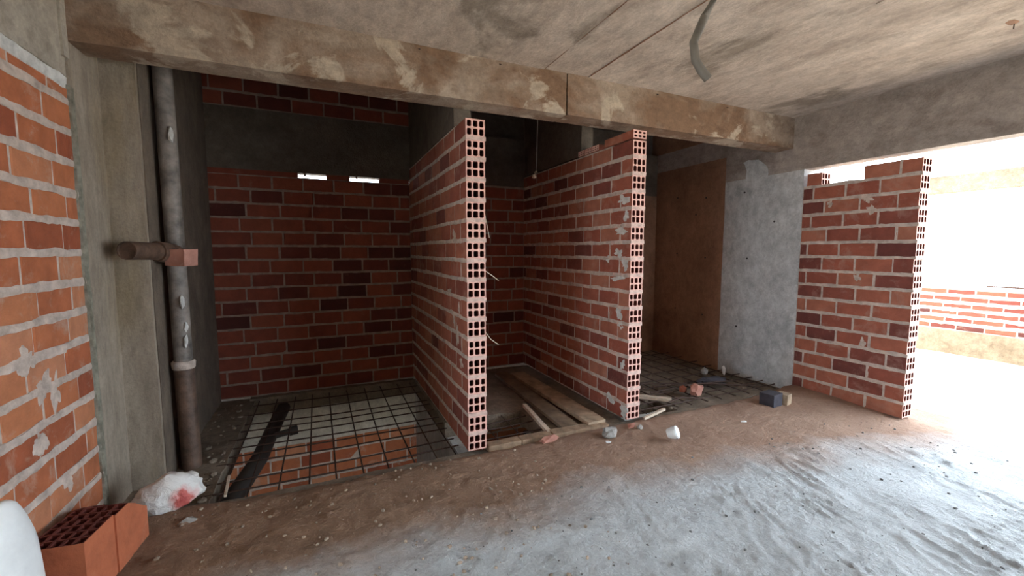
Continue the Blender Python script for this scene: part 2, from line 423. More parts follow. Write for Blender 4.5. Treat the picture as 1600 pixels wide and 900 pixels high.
# ------------------------------------------------------------------ floor, ceiling, ground
def hfloor(x, y):
    h = 0.010*noise.noise((x*1.3, y*1.3, 0)) + 0.008*noise.noise((x*4, y*4, 3)) + 0.005*noise.noise((x*11, y*11, 5))
    # scraped screed ridges towards the open side, running across the light
    k = min(1, max(0, (x-1.2)/1.6))
    u, v = x*0.27+y*0.96, x*0.96-y*0.27
    rid = lambda q: max(0, 0.32-abs(q))/0.32
    dusty = 1-0.75*min(1, max(0, (y+0.22*max(0, x-2.2)-1.75)/0.4))
    h += dusty*(0.25+0.75*k)*(0.023*rid(noise.noise((u*2.4, v*9, 8)))**2*max(0, 0.30+noise.noise((x*2, y*2, 4))) + 0.017*rid(noise.noise((u*7, v*24, 2)))**2*max(0, 0.4+noise.noise((x*3, y*3, 14))))
    j = 1-k
    h += (0.35+j)*0.016*max(0, noise.noise((x*22, y*22, 1))-0.15)
    # dust piled against the stub wall and the bay edge
    if x > 3.6: h += 0.05*max(0, 1-abs(4.43-x)/0.5)*max(0, min(1, (y-1.7)*1.4))
    if x < -0.3: h += 0.05*max(0, min(1, (-0.3-x)/0.5))*max(0, min(1, (y-2.2)*1.5))
    return h
def grid_floor(bm, xs, ys, f, zb):
    V = [[bm.verts.new((x, y, f(x, y))) for y in ys] for x in xs]
    for i in range(len(xs)-1):
        for j in range(len(ys)-1): bm.faces.new((V[i][j], V[i+1][j], V[i+1][j+1], V[i][j+1]))
    nx, ny = len(xs)-1, len(ys)-1
    loop = [V[i][0] for i in range(nx)] + [V[nx][j] for j in range(ny)] + [V[i][ny] for i in range(nx, 0, -1)] + [V[0][j] for j in range(ny, 0, -1)]
    low = [bm.verts.new((v.co.x, v.co.y, zb)) for v in loop]
    for k in range(len(loop)):
        q = (k+1) % len(loop); bm.faces.new((loop[q], loop[k], low[k], low[q]))
def lin(a, b, st):
    n = max(1, int(round((b-a)/st))); return [a+(b-a)*i/n for i in range(n+1)]
bm = bmesh.new()
xs = lin(-1.28, -0.9, 0.05)[:-1] + lin(-0.9, 3.8, 0.0165) + lin(3.8, 4.9, 0.02)[1:]
ys = lin(-3.6, 0.5, 0.12)[:-1] + lin(0.5, 2.80, 0.0175)
def ff(x, y):
    e = 0.0
    if y > 2.70: e = -0.03*((y-2.70)/0.1)**2*(1+0.6*noise.noise((x*7, 0, 0)))
    return hfloor(x, y)+e
grid_floor(bm, xs, ys, ff, -0.15)
for v in bm.verts:
    if v.co.y > 2.795: v.co.y += 0.022*noise.noise((v.co.x*6, 1, 0)) + 0.012*noise.noise((v.co.x*19, 5, 0))
o = obj('floor', bm, M_floor, None, True); tag(o, 'rough dusty screed floor, grey in the open and reddish brown by the bays', kind='structure')

bm = bmesh.new()
grid_floor(bm, lin(4.9, 8.2, 0.06), lin(-3.6, 10, 0.12), lambda x, y: hfloor(x, y)*0.8, -0.15)
o = obj('floor_terrace', bm, M_terr, None, True); tag(o, 'sunlit pale concrete terrace floor beyond the stub wall', kind='structure')

ce = obj('ceiling', boxes((-1.35, 4.6, -3.6, 3.0, ZC+0.012, ZC+0.17)), M_dkcon)
tag(ce, 'stained concrete slab ceiling with formwork board seams', kind='structure')
px = [-1.30, 1.548, 1.935, 4.55]
for i in range(3):
    b = rough_box(px[i]+(0.003 if i else 0), px[i+1]-(0.003 if i < 2 else 0), -3.6, YB0+0.02, ZC+(0.0, 0.004, 0.001)[i], ZC+0.03, 0.10, 0.003, i*3, 1.7)
    obj('panel', b, M_ceil, ce, True)
obj('panel', rough_box(2.80, 3.86, 0.2, 1.42, ZC-0.0015, ZC+0.01, 0.1, 0.002, 77, 2), M_ceil, ce, True)
# dried dribbles of concrete along the two open seams
for sx_, ya, yb in ((1.548, 1.9, 2.88), (1.935, 1.7, 2.85)):
    bm = bmesh.new(); n = 30; rows = []
    for i in range(n+1):
        y = ya+(yb-ya)*i/n; w = 0.002*(1+noise.noise((y*9, sx_, 0)))+0.0005; d = 0.006*max(0.1, 0.5+noise.noise((y*7, sx_, 5)))
        rows.append([bm.verts.new(p) for p in ((sx_-w-0.002, y, ZC+0.004), (sx_-0.002, y, ZC-d), (sx_+0.003, y, ZC+0.004))])
    for i in range(n):
        for k in range(2): bm.faces.new((rows[i][k], rows[i+1][k], rows[i+1][k+1], rows[i][k+1]))
    obj('seam_ridge', bm, M_brown, ce, True)
# rusty spot with two cut wire ends near the edge beam
p = (3.75, 1.2)
obj('rust_patch', blob(0.05, 0.025, 0.006, 0.4, 2, 4, 2, False), M_brown, ce, True).location = (p[0], p[1], ZC-0.006)
obj('wire_end', tube(bmesh.new(), [(p[0]+0.03, p[1], ZC+0.01), (p[0]+0.035, p[1]+0.004, ZC-0.03)], 0.003, 6), M_steel, ce)

o = obj('ground', boxes((-40, 45, -50, 60, -3.2, -2.95)), M_terr); tag(o, 'pale ground around the building', kind='structure')

# ------------------------------------------------------------------ concrete frame
def struct(name, bm, m, label, smooth=True):
    return tag(obj(name, bm, m, None, smooth), label, kind='structure')
bf = struct('beam_front', rough_box(XL-0.15, 1.741, YB0, YB1, ZB, ZC+0.01, 0.07, 0.004, 3, 3), M_beam, 'long brown stained concrete beam across the fronts of the bays')
obj('beam_segment', rough_box(1.751, XS, YB0-0.004, YB1, ZB+0.002, ZC+0.01, 0.07, 0.004, 8, 3), M_beam, bf, True)
for x, d in ((0.62, 0.035), (1.19, 0.03), (2.62, 0.03), (3.45, 0.025)):
    obj('nail', tube(bmesh.new(), [(x, YB0+0.01, ZC-0.02), (x+0.004, YB0-0.02, ZC-0.024-d*0.3)], 0.004, 6), M_steel, bf)
bl = struct('beam_left', rough_box(-1.30, XL, -3.6, YL-0.02, 2.29, ZC+0.01, 0.09, 0.003, 5, 3), M_sidebeam, 'pale concrete beam resting over the orange brick wall')
obj('batten', rough_box(-1.2, XL+0.012, YL-0.05, YL-0.002, 2.38, ZC, 0.06, 0.002, 6, 6), M_sidebeam, bl, True)
br = struct('beam_right', rough_box(XS, XS+0.16, -3.6, 4.9, 2.25, ZC+0.01, 0.09, 0.004, 9, 3), M_rbeam, 'grey concrete edge beam over the stub wall opening')
cl = struct('column_left', rough_box(-1.35, XC, YC, YB+0.1, -0.05, 3.1, 0.10, 0.003, 11, 3), M_pier, 'tall beige concrete pier between orange brick wall and first bay')
obj('pier_face', rough_box(-1.35, XL, YL+0.012, YC+0.02, -0.05, ZC, 0.08, 0.003, 12, 3), M_pier, cl, True)
obj('pier_side_shade', rough_box(XC-0.03, XC+0.004, YC+0.03, YB, -0.04, 3.08, 0.12, 0.003, 16, 3), M_dkside, cl, True)  # thin skin painted dark for the shade behind the pier corner
cr = struct('column_right', rough_box(XS, XS+0.2, YS0, 3.68, -0.05, 2.50, 0.08, 0.004, 13, 3), M_grey, 'concrete column face beside the stub wall, daylight put into its pale grey')  # paler than the wall behind: daylight on this stretch put into its colour
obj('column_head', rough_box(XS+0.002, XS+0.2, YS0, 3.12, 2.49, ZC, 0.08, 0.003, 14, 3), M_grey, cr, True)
for y, z in ((3.42, 2.1), (3.35, 1.35), (3.45, 0.55), (3.05, 1.75)):
    obj('tie_hole', tube(bmesh.new(), [(XS+0.006, y, z), (XS-0.004, y, z)], 0.011, 8), M_black, cr)
wr = struct('wall_right', rough_box(XS-0.004, XS+0.2, 3.68, YB+0.05, -0.05, 2.54, 0.1, 0.004, 15, 3), M_brown, 'shuttered concrete wall at the side of the third bay, shade put into its brown')  # brown starts at the shadow edge and carries the shade beyond it
for y, z in ((3.95, 2.1), (4.42, 2.15), (3.93, 1.35), (4.4, 1.4), (3.94, 0.62), (4.4, 0.65), (4.1, 1.9)):
    obj('tie_hole', tube(bmesh.new(), [(XS+0.004, y, z), (XS-0.008, y, z)], 0.011, 8), M_black, wr)
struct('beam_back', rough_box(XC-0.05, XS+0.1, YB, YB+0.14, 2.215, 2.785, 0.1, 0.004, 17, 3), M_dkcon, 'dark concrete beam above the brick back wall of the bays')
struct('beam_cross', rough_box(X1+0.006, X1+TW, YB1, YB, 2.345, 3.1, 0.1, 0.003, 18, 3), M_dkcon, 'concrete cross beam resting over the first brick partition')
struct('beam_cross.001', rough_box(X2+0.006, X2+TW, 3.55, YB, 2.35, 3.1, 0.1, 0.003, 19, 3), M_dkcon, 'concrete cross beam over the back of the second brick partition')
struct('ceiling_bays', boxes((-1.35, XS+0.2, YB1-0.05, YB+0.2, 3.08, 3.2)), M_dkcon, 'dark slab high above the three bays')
struct('wall_upper', boxes((-1.35, XS+0.2, YB1-0.1, YB1-0.005, ZC-0.02, 3.2)), M_dkcon, 'unseen upstand added over the front beam to stop sky leaking in', False)  # this and the next two close gaps where sky light leaked in
struct('wall_upper_side', boxes((XS+0.01, XS+0.2, YB1-0.1, YB+0.2, 2.49, 3.2)), M_brown, 'brown closing piece added above the shuttered wall against stray sky', False)
struct('wall_upper_back', boxes((-1.35, XS+0.2, YB+0.13, YB+0.25, 2.5, 3.2)), M_dkcon, 'dark closing wall added above the back beam against stray sky', False)
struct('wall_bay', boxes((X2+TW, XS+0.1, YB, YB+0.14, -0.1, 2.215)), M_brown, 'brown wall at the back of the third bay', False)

# ------------------------------------------------------------------ brick walls
wl = brick_wall('wall_left', (XL, YW, 0), PI/2, YL-YW-0.005, 16, 0.147, 0.14, 'ora', M_ora, M_mor, 'orange brick wall with thick pale mortar joints, beside the beige pier',
           z0=-0.04, top=2.235, bed=0.026, prot=0.004, phase=0.27)
struct('wall_behind', boxes((XL-0.14, XL-0.01, -3.6, -0.6, -0.1, 2.3), (XL-0.14, XS, -3.74, -3.6, -0.1, 2.9)), M_dkcon, 'walls of the room continuing out of view', False)
struct('wall_passage', boxes((-3.9, XL-0.14, YW, YW+0.1, -0.1, 2.5), (-3.9, XL-0.14, -0.7, -0.6, -0.1, 2.5)), M_lower, 'rendered walls of the side passage, out of view', False)  # unseen passage; its length and pale surfaces are set to carry daylight in
struct('ceiling_passage', boxes((-3.9, XL-0.1, -0.7, YW+0.1, 2.4, 2.6)), M_lower, 'ceiling of the side passage, out of view', False)
struct('floor_passage', boxes((-3.9, -1.2, -0.7, YW+0.1, -0.2, -0.01)), M_terr, 'floor of the side passage, out of view', False)
# pale bed of mortar packed under the side beam and the grooved mortar strip at the pier
bm = rough_box(0.0, YL-YW-0.02, 0.004, 0.13, 2.225, 2.292, 0.035, 0.012, 21, 14)
obj('mortar_bed', bm, M_morw, wl, True)
bm = bmesh.new(); n = 90; rows = []
for i in range(n+1):
    z = -0.02+2.27*i/n
    j = lambda q, a=0.008: a*noise.noise((z*7, q*3.7, 1.5))
    u = YL-YW
    prof = ((-0.030+j(1, .014), 0.004), (-0.022+j(2, .010), -0.012+j(3, .006)), (-0.006+j(4), 0.001), (0.002+j(4), 0.002), (0.010+j(5), -0.010+j(6, .005)), (0.018+j(7), 0.002), (0.024+j(7), 0.002), (0.030+j(8), -0.007), (0.040+j(9), 0.006))
    rows.append([bm.verts.new((u+a, b, z)) for a, b in prof])
for i in range(n):
    for k in range(8): bm.faces.new((rows[i][k], rows[i+1][k], rows[i+1][k+1], rows[i][k+1]))
M_strip = flat('mortar_green_grey', (0.26, 0.24, 0.185), 0.95, 0, 0.3, 18, 0.004)
obj('mortar_strip', bm, M_strip, wl, True)
for k, (x, z, sx_, sz_) in enumerate((q[0]+0.14, *q[1:]) for q in ((.39, 0.86, 0.07, 0.07), (.47, 0.80, 0.045, 0.10), (.34, 0.62, 0.08, 0.06), (.50, 0.36, 0.05, 0.05), (.3, 1.0, 0.08, 0.08))):
    smear('mortar_smear', wl, x, z, sx_, sz_, k+1, M_mor)

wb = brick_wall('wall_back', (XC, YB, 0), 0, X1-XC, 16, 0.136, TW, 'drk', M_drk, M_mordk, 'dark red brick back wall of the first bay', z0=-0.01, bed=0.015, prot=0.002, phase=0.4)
# packed mortar under the beam, broken by two open slots with daylight behind
for a, b in ((0, 0.755), (1.02, 1.24), (1.545, X1-XC)):
    obj('mortar_bed', rough_box(a, b, 0.01, 0.12, 2.158, 2.222, 0.05, 0.006, a*9, 9), M_drk, wb, True)
obj('mortar_lump', chip(0.012, 0.02, 0.034, 5), M_mordk, wb).location = (0.82, 0.02, 2.185)
obj('mortar_lump', chip(0.014, 0.02, 0.028, 6), M_mordk, wb).location = (1.31, 0.02, 2.19)
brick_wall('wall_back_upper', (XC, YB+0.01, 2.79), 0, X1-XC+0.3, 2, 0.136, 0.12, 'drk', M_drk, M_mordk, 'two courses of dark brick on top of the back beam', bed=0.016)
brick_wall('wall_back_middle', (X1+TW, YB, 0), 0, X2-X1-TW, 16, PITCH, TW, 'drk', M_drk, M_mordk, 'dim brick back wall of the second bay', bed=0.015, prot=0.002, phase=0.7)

obj('mortar_bed', rough_box(-0.02, X2-X1-TW+0.02, 0.01, 0.13, 2.185, 2.222, 0.08, 0.003, 3, 9), M_mordk, bpy.data.objects['wall_back_middle'], True)
w1 = brick_wall('wall_partition', (X1, YB, 0), -PI/2, YB-YF, 17, PITCH, TW, 'red', M_red, M_mor, 'first brick partition, ending in a column of hollow brick ends', bed=0.021, hollow_end=True, end_mortar=M_mend)
w2 = brick_wall('wall_partition.001', (X2, YB, 0), -PI/2, YB-YF, 17, PITCH, TW*0.97, 'red2', M_red, M_mor, 'second brick partition with white mortar splashes near its hollow brick end', bed=0.022, hollow_end=True, end_mortar=M_mend)
# half-height bricks on top of the second partition
hb = bricks('red2', TW*0.97, 0.065, M_red, True, BL*0.5)
for u, s in ((YB-YF-BL*0.5, 1.0),):
    o = bpy.data.objects.new('brick', hb[0]); C.objects.link(o); o.parent = w2; o.location = (u, 0, 17*PITCH+0.006)
o = bpy.data.objects.new('brick', bricks('red2', TW*0.97, 0.065, M_red)[1]); C.objects.link(o); o.parent = w2; o.location = (YB-YF-0.385, 0, 17*PITCH+0.006)
for k in range(3):
    me = bricks('red2', 0.105, 0.05, M_red, True, BL*0.5)[k % 2]
    o = bpy.data.objects.new('brick', me); C.objects.link(o); o.parent = w2
    o.location = (YB-3.58+k*0.115+0.105, 0.125, 17*PITCH+0.004); o.rotation_euler = (0, 0, -PI/2); o.location.x -= 0.105
L12 = YB-YF
for k, (x, z, sx_, sz_) in enumerate(((L12-.10, 1.86, .09, .05), (L12-.12, 1.60, .10, .04), (L12-.16, 1.42, .07, .05), (L12-.07, 1.33, .05, .07), (L12-.17, 1.20, .11, .03),
                                     (L12-.13, .90, .05, .07), (L12-.10, .80, .06, .05), (L12-.06, 1.73, .04, .06), (L12-.04, .07, .06, .07), (L12-.22, .12, .08, .05), (L12-.07, .47, .04, .05), (L12-.30, 1.36, .06, .05))):
    smear('mortar_smear', w2, x, z, sx_, sz_, k+20, M_morw, 0.003)
for k, (x, z, sx_, sz_) in enumerate(((L12-.30, 1.55, .05, .06), (L12-.25, .80, .04, .09), (L12-.33, .92, .03, .08), (L12-.15, .62, .05, .05), (L12-.45, 1.12, .06, .03), (L12-.2, 1.02, .03, .06))):
    smear('mortar_smear', w1, x, z, sx_, sz_, k+50, M_mor, 0.003)

ws = brick_wall('wall_stub', (XS, YS0-0.004, 0), -PI/2, YS0-YS1, 16, 0.1365, TW, 'redS', M_red, M_mor, 'stub of red brick wall standing beside the grey column', z0=0.015, bed=0.020, hollow_end=True,
           skip={(15, 3), (15, 2)}, phase=0.0, core_top=2.05)
o = bpy.data.objects.new('brick', bricks('redS', TW, 0.1205, M_red, True, BL*0.5)[0]); C.objects.link(o); o.parent = ws; o.location = (0.03, 0, 15*0.1365+0.024)
for k, (x, z, sx_, sz_) in enumerate(((.55, 1.90, .07, .05), (.60, 1.80, .05, .06), (.52, 1.20, .04, .05), (.60, .62, .03, .06), (.25, 1.88, .03, .04))):
    smear('mortar_smear', ws, x, z, sx_, sz_, k+80, M_mor, 0.003)
#obj('dust_bank', rough_box(-0.02, 0.75, -0.05, 0.05, -0.03, 0.075, 0.04, 0.02, 31, 9), M_floor, ws, True)

brick_wall('wall_terrace', (XP, 7.4, 0), -PI/2, 7.4+0.3, 6, 0.098, 0.15, 'ora3', M_drk, M_mor, 'low sunlit brick parapet along the terrace edge', z0=0.33, bed=0.034, prot=0.004)
struct('trim_1', rough_box(XP-0.03, XP+0.16, -3.6, 10, -0.05, 0.335, 0.15, 0.012, 41, 3), M_plinth, 'pale concrete plinth under the terrace parapet')
struct('beam_terrace', rough_box(XP, XP+0.2, -3.6, 10, 2.25, 2.48, 0.2, 0.006, 42, 3), M_plinth, 'pale concrete beam crossing the bright sky beyond the terrace')
for y in (-3.2, 9.6):
    struct('column_terrace', boxes((XP, XP+0.2, y-0.15, y+0.15, 0, 2.26)), M_terr, 'concrete post of the terrace edge', False)

# ------------------------------------------------------------------ bay floors (slab strips around the openings) and the storey below
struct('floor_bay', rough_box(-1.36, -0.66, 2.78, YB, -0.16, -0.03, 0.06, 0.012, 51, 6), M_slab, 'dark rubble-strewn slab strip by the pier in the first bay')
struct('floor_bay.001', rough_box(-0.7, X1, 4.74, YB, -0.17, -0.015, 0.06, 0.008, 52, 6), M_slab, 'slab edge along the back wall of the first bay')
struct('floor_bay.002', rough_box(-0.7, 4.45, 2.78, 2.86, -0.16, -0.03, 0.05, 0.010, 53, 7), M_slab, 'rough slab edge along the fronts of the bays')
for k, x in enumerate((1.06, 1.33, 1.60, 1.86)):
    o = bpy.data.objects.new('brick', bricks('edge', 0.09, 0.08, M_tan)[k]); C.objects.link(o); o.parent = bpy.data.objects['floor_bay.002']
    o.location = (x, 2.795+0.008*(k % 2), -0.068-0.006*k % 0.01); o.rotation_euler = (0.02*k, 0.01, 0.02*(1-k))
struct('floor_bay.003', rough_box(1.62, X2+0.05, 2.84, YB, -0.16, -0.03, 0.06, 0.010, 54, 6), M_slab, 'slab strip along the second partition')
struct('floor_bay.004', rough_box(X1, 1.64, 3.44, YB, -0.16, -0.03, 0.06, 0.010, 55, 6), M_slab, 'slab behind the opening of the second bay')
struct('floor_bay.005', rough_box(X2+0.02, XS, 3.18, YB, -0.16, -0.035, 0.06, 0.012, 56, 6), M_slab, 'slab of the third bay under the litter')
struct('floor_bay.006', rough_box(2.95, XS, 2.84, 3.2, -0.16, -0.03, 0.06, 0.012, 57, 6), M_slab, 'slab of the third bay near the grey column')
struct('beam_lower', rough_box(XC-0.1, XS, YB+0.002, YB+0.14, -0.57, -0.012, 0.12, 0.002, 58, 3), M_lower, 'pale concrete beam of the storey below, seen through the mesh')
brick_wall('wall_lower', (XC-0.1, YB, -0.57-9*0.136), 0, 3.5, 9, 0.136, 0.12, 'ora5', M_ora, M_mor, 'brick wall of the storey below, seen through the mesh', bed=0.016, phase=0.15)
struct('wall_lower_base', boxes((XC-0.1, XS, YB+0.01, YB+0.12, -2.95, -0.57-9*0.136)), M_mor, 'foot of the wall of the storey below', False)
struct('wall_lower_partition', rough_box(X1+0.02, X1+TW, 2.9, YB, -2.95, -0.16, 0.15, 0.003, 59, 3), M_grey, 'grey rendered partition of the storey below')
struct('floor_lower', boxes((-1.2, 8, -3.5, YB, -2.96, -2.93)), M_dkcon, 'dark floor added in the storey below to cut bounced light', False)  # unseen dark slab added so less light bounces up into the bays
struct('beam_lower_front', boxes((-1.2, XS, 2.55, 2.78, -0.5, -0.15)), M_dkcon, 'unseen front beam of the storey below, placed to block rising light', False)  # set here to keep light from below out of the first bay
struct('light_block_front', boxes((X1+TW, 4.6, 2.84, 2.92, -2.95, -0.16), (X2, 4.6, 2.9, YB, -1.0, -0.9)), M_dkcon, 'unseen wall and pit bottom added below to block light', False)  # unseen blockers that keep the second and third openings dark from below
struct('light_block_side', boxes((-1.2, -0.98, -3.0, YB, -2.95, -0.16), (-1.2, 8, -3.1, -3.0, -2.95, -1.75), (2.2, 8, -3.1, -3.0, -1.8, -0.1), (4.5, 4.6, -3, YB, -2.95, -0.16)), M_dkcon, 'unseen walls added to the storey below to dim its light', False)  # unseen closing walls, added to dim what shows through the mesh

# ------------------------------------------------------------------ steel mesh over the openings
def mesh_thing(label, xs_, ys_, x0, x1, y0, y1, z):
    t = empty('steel_mesh', ((x0+x1)/2, (y0+y1)/2, z))
    tag(t, label, 'steel mesh')
    cx, cy = (x0+x1)/2, (y0+y1)/2
    for i, x in enumerate(xs_):
        a = random.uniform(-0.012, 0.012)
        obj('bar', tube(bmesh.new(), [(x-cx-a, y0-cy, 0.0), (x-cx, 0, random.uniform(-.012, 0)), (x-cx+a, y1-cy, 0)], 0.0055, 6), M_steel, t)
    for i, y in enumerate(ys_):
        a = random.uniform(-0.02, 0.02)
        obj('bar', tube(bmesh.new(), [(x0-cx, y-cy-a, 0.010), (0, y-cy, random.uniform(-.004, .01)), (x1-cx, y-cy+a, 0.010)], 0.0055, 6), M_steel, t)
    return t
mesh_thing('rusty steel bar mesh spanning the open floor of the first bay', [-.62, -.47, -.305, -.14, .02, .19, .36, .53, .70, .84], [2.99, 3.12, 3.36, 3.48, 3.62, 3.80, 3.96, 4.09, 4.34, 4.58], -0.72, X1-0.01, 2.85, 4.80, -0.045)
mesh_thing('few rusty steel bars across the dark opening of the second bay', [1.22, 1.42], [2.95, 3.02, 3.2, 3.32], X1+TW+0.01, 1.68, 2.85, 3.5, -0.05)
mesh_thing('rusty steel bar mesh lying over the slab of the third bay', [2.58, 2.76, 2.95, 3.13, 3.34, 3.52, 3.72, 3.92, 4.12, 4.3], [2.93, 3.06, 3.21, 3.38, 3.57, 3.78, 4.0, 4.25, 4.5], X2+TW+0.01, 4.41, 2.86, 4.7, -0.005)

# ------------------------------------------------------------------ pipes
PX, PY = -0.875, 3.43
dp = empty('drain_pipe', (PX, PY, 0)); tag(dp, 'upright grimy drain pipe beside the beige pier, with short side branch', 'pipe')
obj('pipe_lower', tube(bmesh.new(), [(0.012, 0, -0.15), (0.006, 0, 0.3), (0.0, 0, 0.71)], 0.057, 18), M_pvcdk, dp, True)
obj('pipe_upper', tube(bmesh.new(), [(0.0, 0, 0.70), (0, 0, 1.35), (-0.004, 0.004, 1.9), (-0.008, 0, 3.05)], 0.052, 18), M_pvc, dp, True)
obj('socket', tube(bmesh.new(), [(0, 0, 0.655), (0, 0, 0.66), (0, 0, 0.70), (0, 0, 0.71)], 0.066, 18, True, [0.058, 0.064, 0.068, 0.06]), M_mor, dp, True)
obj('branch_socket', tube(bmesh.new(), [(0.0, 0.0, 1.42), (-0.045, -0.16, 1.435), (-0.05, -0.17, 1.435)], 0.062, 16), M_pvcdk, dp, True)
obj('branch', hollow_tube([(-0.02, -0.06, 1.43), (-0.075, -0.25, 1.437), (-0.12, -0.40, 1.44)], 0.052, 0.006, 18, 0.012), [M_pvcdk, M_pvcdk], dp, True)
for k, (z, s, a) in enumerate(((0.80, 0.028, -0.9), (0.90, 0.02, -0.8), (1.06, 0.03, -1.0), (2.12, 0.03, -1.0))):
    obj('plaster_dab', blob(0.012, s, s*1.6, 0.4, 2, k, 2, False), M_morw, dp, True).location = (0.05*math.cos(a), 0.05*math.sin(a), z)
# clay block wedged against the pipe
o = obj('brick_piece', rough_box(-0.065, 0.065, -0.05, 0.05, 0, 0.105, 0.03, 0.006, 61, 12), M_pink, None)
o.location = (PX+0.06, PY-0.135, 1.345); o.rotation_euler = (0.03, 0.04, -0.5)
tag(o, 'small orange clay brick piece wedged against the upright drain pipe', 'brick')

o = empty('floor_pipe', (-0.47, 3.9, -0.125)); tag(o, 'black drain pipe lying under the steel mesh, with short branch', 'pipe')
obj('pipe_run', tube(bmesh.new(), [(0.06, 0.80, 0.0), (0.03, 0.45, 0), (0.005, 0.1, 0), (-0.02, -0.3, 0), (-0.07, -0.62, 0), (-0.13, -0.9, -0.02)], 0.058, 14), M_black, o, True)
obj('branch', tube(bmesh.new(), [(0.0, 0.05, 0.01), (0.16, 0.09, 0.02)], 0.026, 12), M_black, o, True)
obj('branch_cap', tube(bmesh.new(), [(0.155, 0.09, 0.02), (0.215, 0.105, 0.022)], 0.038, 12), M_black, o, True)

o = obj('conduit', hollow_tube([(1.80, 1.50, 2.80), (1.775, 1.55, 2.69), (1.735, 1.60, 2.57), (1.69, 1.62, 2.45), (1.685, 1.60, 2.36), (1.71, 1.585, 2.31), (1.745, 1.575, 2.272)], 0.0205, 0.003, 14, 0.05), [M_hose, M_hosein], None, True)
tag(o, 'grey plastic conduit hanging in a curve out of the ceiling', 'conduit')

# ------------------------------------------------------------------ loose things on the floor
def upright_block(name, loc, rz, sx, sy, h, nx, ny, label, broken=None):
    """big hollow clay block standing on end, channels open at the top"""
    bm = bmesh.new(); w = 0.008; P = lambda x, y, z: bm.verts.new((x, y, z))
    xs_ = [sx*i/nx for i in range(nx+1)]; ys_ = [sy*j/ny for j in range(ny+1)]
    def top(x, y):
        if broken:
            return h-broken*max(0, (y/sy-0.45))/0.55*(0.6+0.4*x/sx)+0.006*noise.noise((x*40, y*40, 1))
        return h+0.003*noise.noise((x*40, y*40, 1))
    G = [[P(x, y, top(x, y)) for y in ys_] for x in xs_]
    for i in range(nx):
        for j in range(ny):
            a0, a1, b0, b1 = xs_[i]+w*.6, xs_[i+1]-w*.6, ys_[j]+w*.6, ys_[j+1]-w*.6
            pts = ((a0, b0), (a1, b0), (a1, b1), (a0, b1))
            A = [P(x, y, top(x, y)) for x, y in pts]; B = [P(x, y, h-0.14) for x, y in pts]
            k = (G[i][j], G[i+1][j], G[i+1][j+1], G[i][j+1])
            for q in range(4):
                bm.faces.new((k[q], k[(q+1) % 4], A[(q+1) % 4], A[q])).material_index = 1
                bm.faces.new((A[q], A[(q+1) % 4], B[(q+1) % 4], B[q])).material_index = 2
            bm.faces.new(B).material_index = 2
    bot = [P(0, 0, 0), P(sx, 0, 0), P(sx, sy, 0), P(0, sy, 0)]
    bm.faces.new(bot)
    bm.faces.new([bot[0], bot[1]] + [G[i][0] for i in range(nx, -1, -1)]); bm.faces.new([bot[3], bot[2]] + [G[i][ny] for i in range(nx, -1, -1)])
    bm.faces.new([bot[0], bot[3]] + [G[0][j] for j in range(ny, -1, -1)]); bm.faces.new([bot[1], bot[2]] + [G[nx][j] for j in range(ny, -1, -1)])
    o = obj(name, bm, [M_blk, M_hole, M_hole]); o.location = loc; o.rotation_euler = (0, 0, rz)
    tag(o, label, 'brick', 'hollow blocks at the foot of the orange wall')
    return o
M_blk = brickmat('block_orange', [(0, (0.45, 0.12, 0.05)), (1, (0.50, 0.14, 0.06))], (0.50, 0.22, 0.13), (0.6, 0.8))
upright_block('hollow_brick', (-1.10, 2.165, 0.0), -0.13, 0.195, 0.19, 0.285, 5, 4, 'hollow orange clay block standing on end, beside the white sack')
upright_block('hollow_brick', (-1.073, 2.358, 0.0), -0.15, 0.20, 0.235, 0.28, 5, 5, 'hollow orange clay block with a slanting broken top, next to the printed bag', 0.10)

bag = obj('plastic_bag', blob(0.15, 0.095, 0.115, 0.22, 1.5, 3, 4, True, 0.10), M_bag, None, True)
bag.location = (-0.80, 2.80, 0.035); bag.rotation_euler = (0.0, -0.22, 0.25)
tag(bag, 'crumpled white plastic bag with red print, lying by the upright pipe', 'bag')
sack = obj('white_sack', blob(0.075, 0.12, 0.37, 0.10, 0.9, 8, 4, True, 0.03), M_white, None, True)
sack.location = (-1.03, 1.95, 0.0)
tag(sack, 'smooth white sack cut off at the picture edge, beside the hollow clay blocks', 'sack')

cup = obj('plastic_cup', tube(bmesh.new(), [(0, 0, 0), (0, 0, 0.045), (0, 0, 0.07), (0, 0, 0.075), (0, 0, 0.06), (0, 0, 0.01)], 0.04, 14, True, [0.036, 0.046, 0.047, 0.042, 0.040, 0.03]), M_white, None, True)
cup.location = (2.355, 2.37, 0.022); cup.rotation_euler = (1.15, 0.2, 0.5)
cup.location.z = 0.05
tag(cup, 'crushed white plastic cup lying on the red dust', 'cup')

def frag(name, loc, size, seed, m, label, cat, rz=0, sub=1, group=None):
    o = obj(name, chip(*size, seed, sub), m); o.location = loc; o.rotation_euler = (0, 0, rz); tag(o, label, cat, group); return o
frag('stone', (1.99, 2.60, 0.0), (0.075, 0.05, 0.05), 3, M_stone, 'grey lump of mortar at the foot of the second partition', 'stone', 0.3, 2)
frag('plaster_chip', (1.90, 2.50, 0.01), (0.028, 0.012, 0.012), 4, M_white, 'small white chip near the grey lump of mortar', 'chip', -0.5)
frag('plaster_chip', (3.17, 2.35, 0.012), (0.03, 0.012, 0.010), 9, M_white, 'small white chip alone on the red dust before the third bay', 'chip', -0.4)
frag('stone', (2.30, 2.62, 0.0), (0.03, 0.025, 0.025), 12, M_stone, 'small pale stone on the dust behind the white cup', 'stone')
frag('brick_piece', (3.36, 3.02, 0.008), (0.085, 0.06, 0.075), 15, M_pink, 'pale pink broken brick on the rubble of the third bay', 'brick', 0.4, 2)
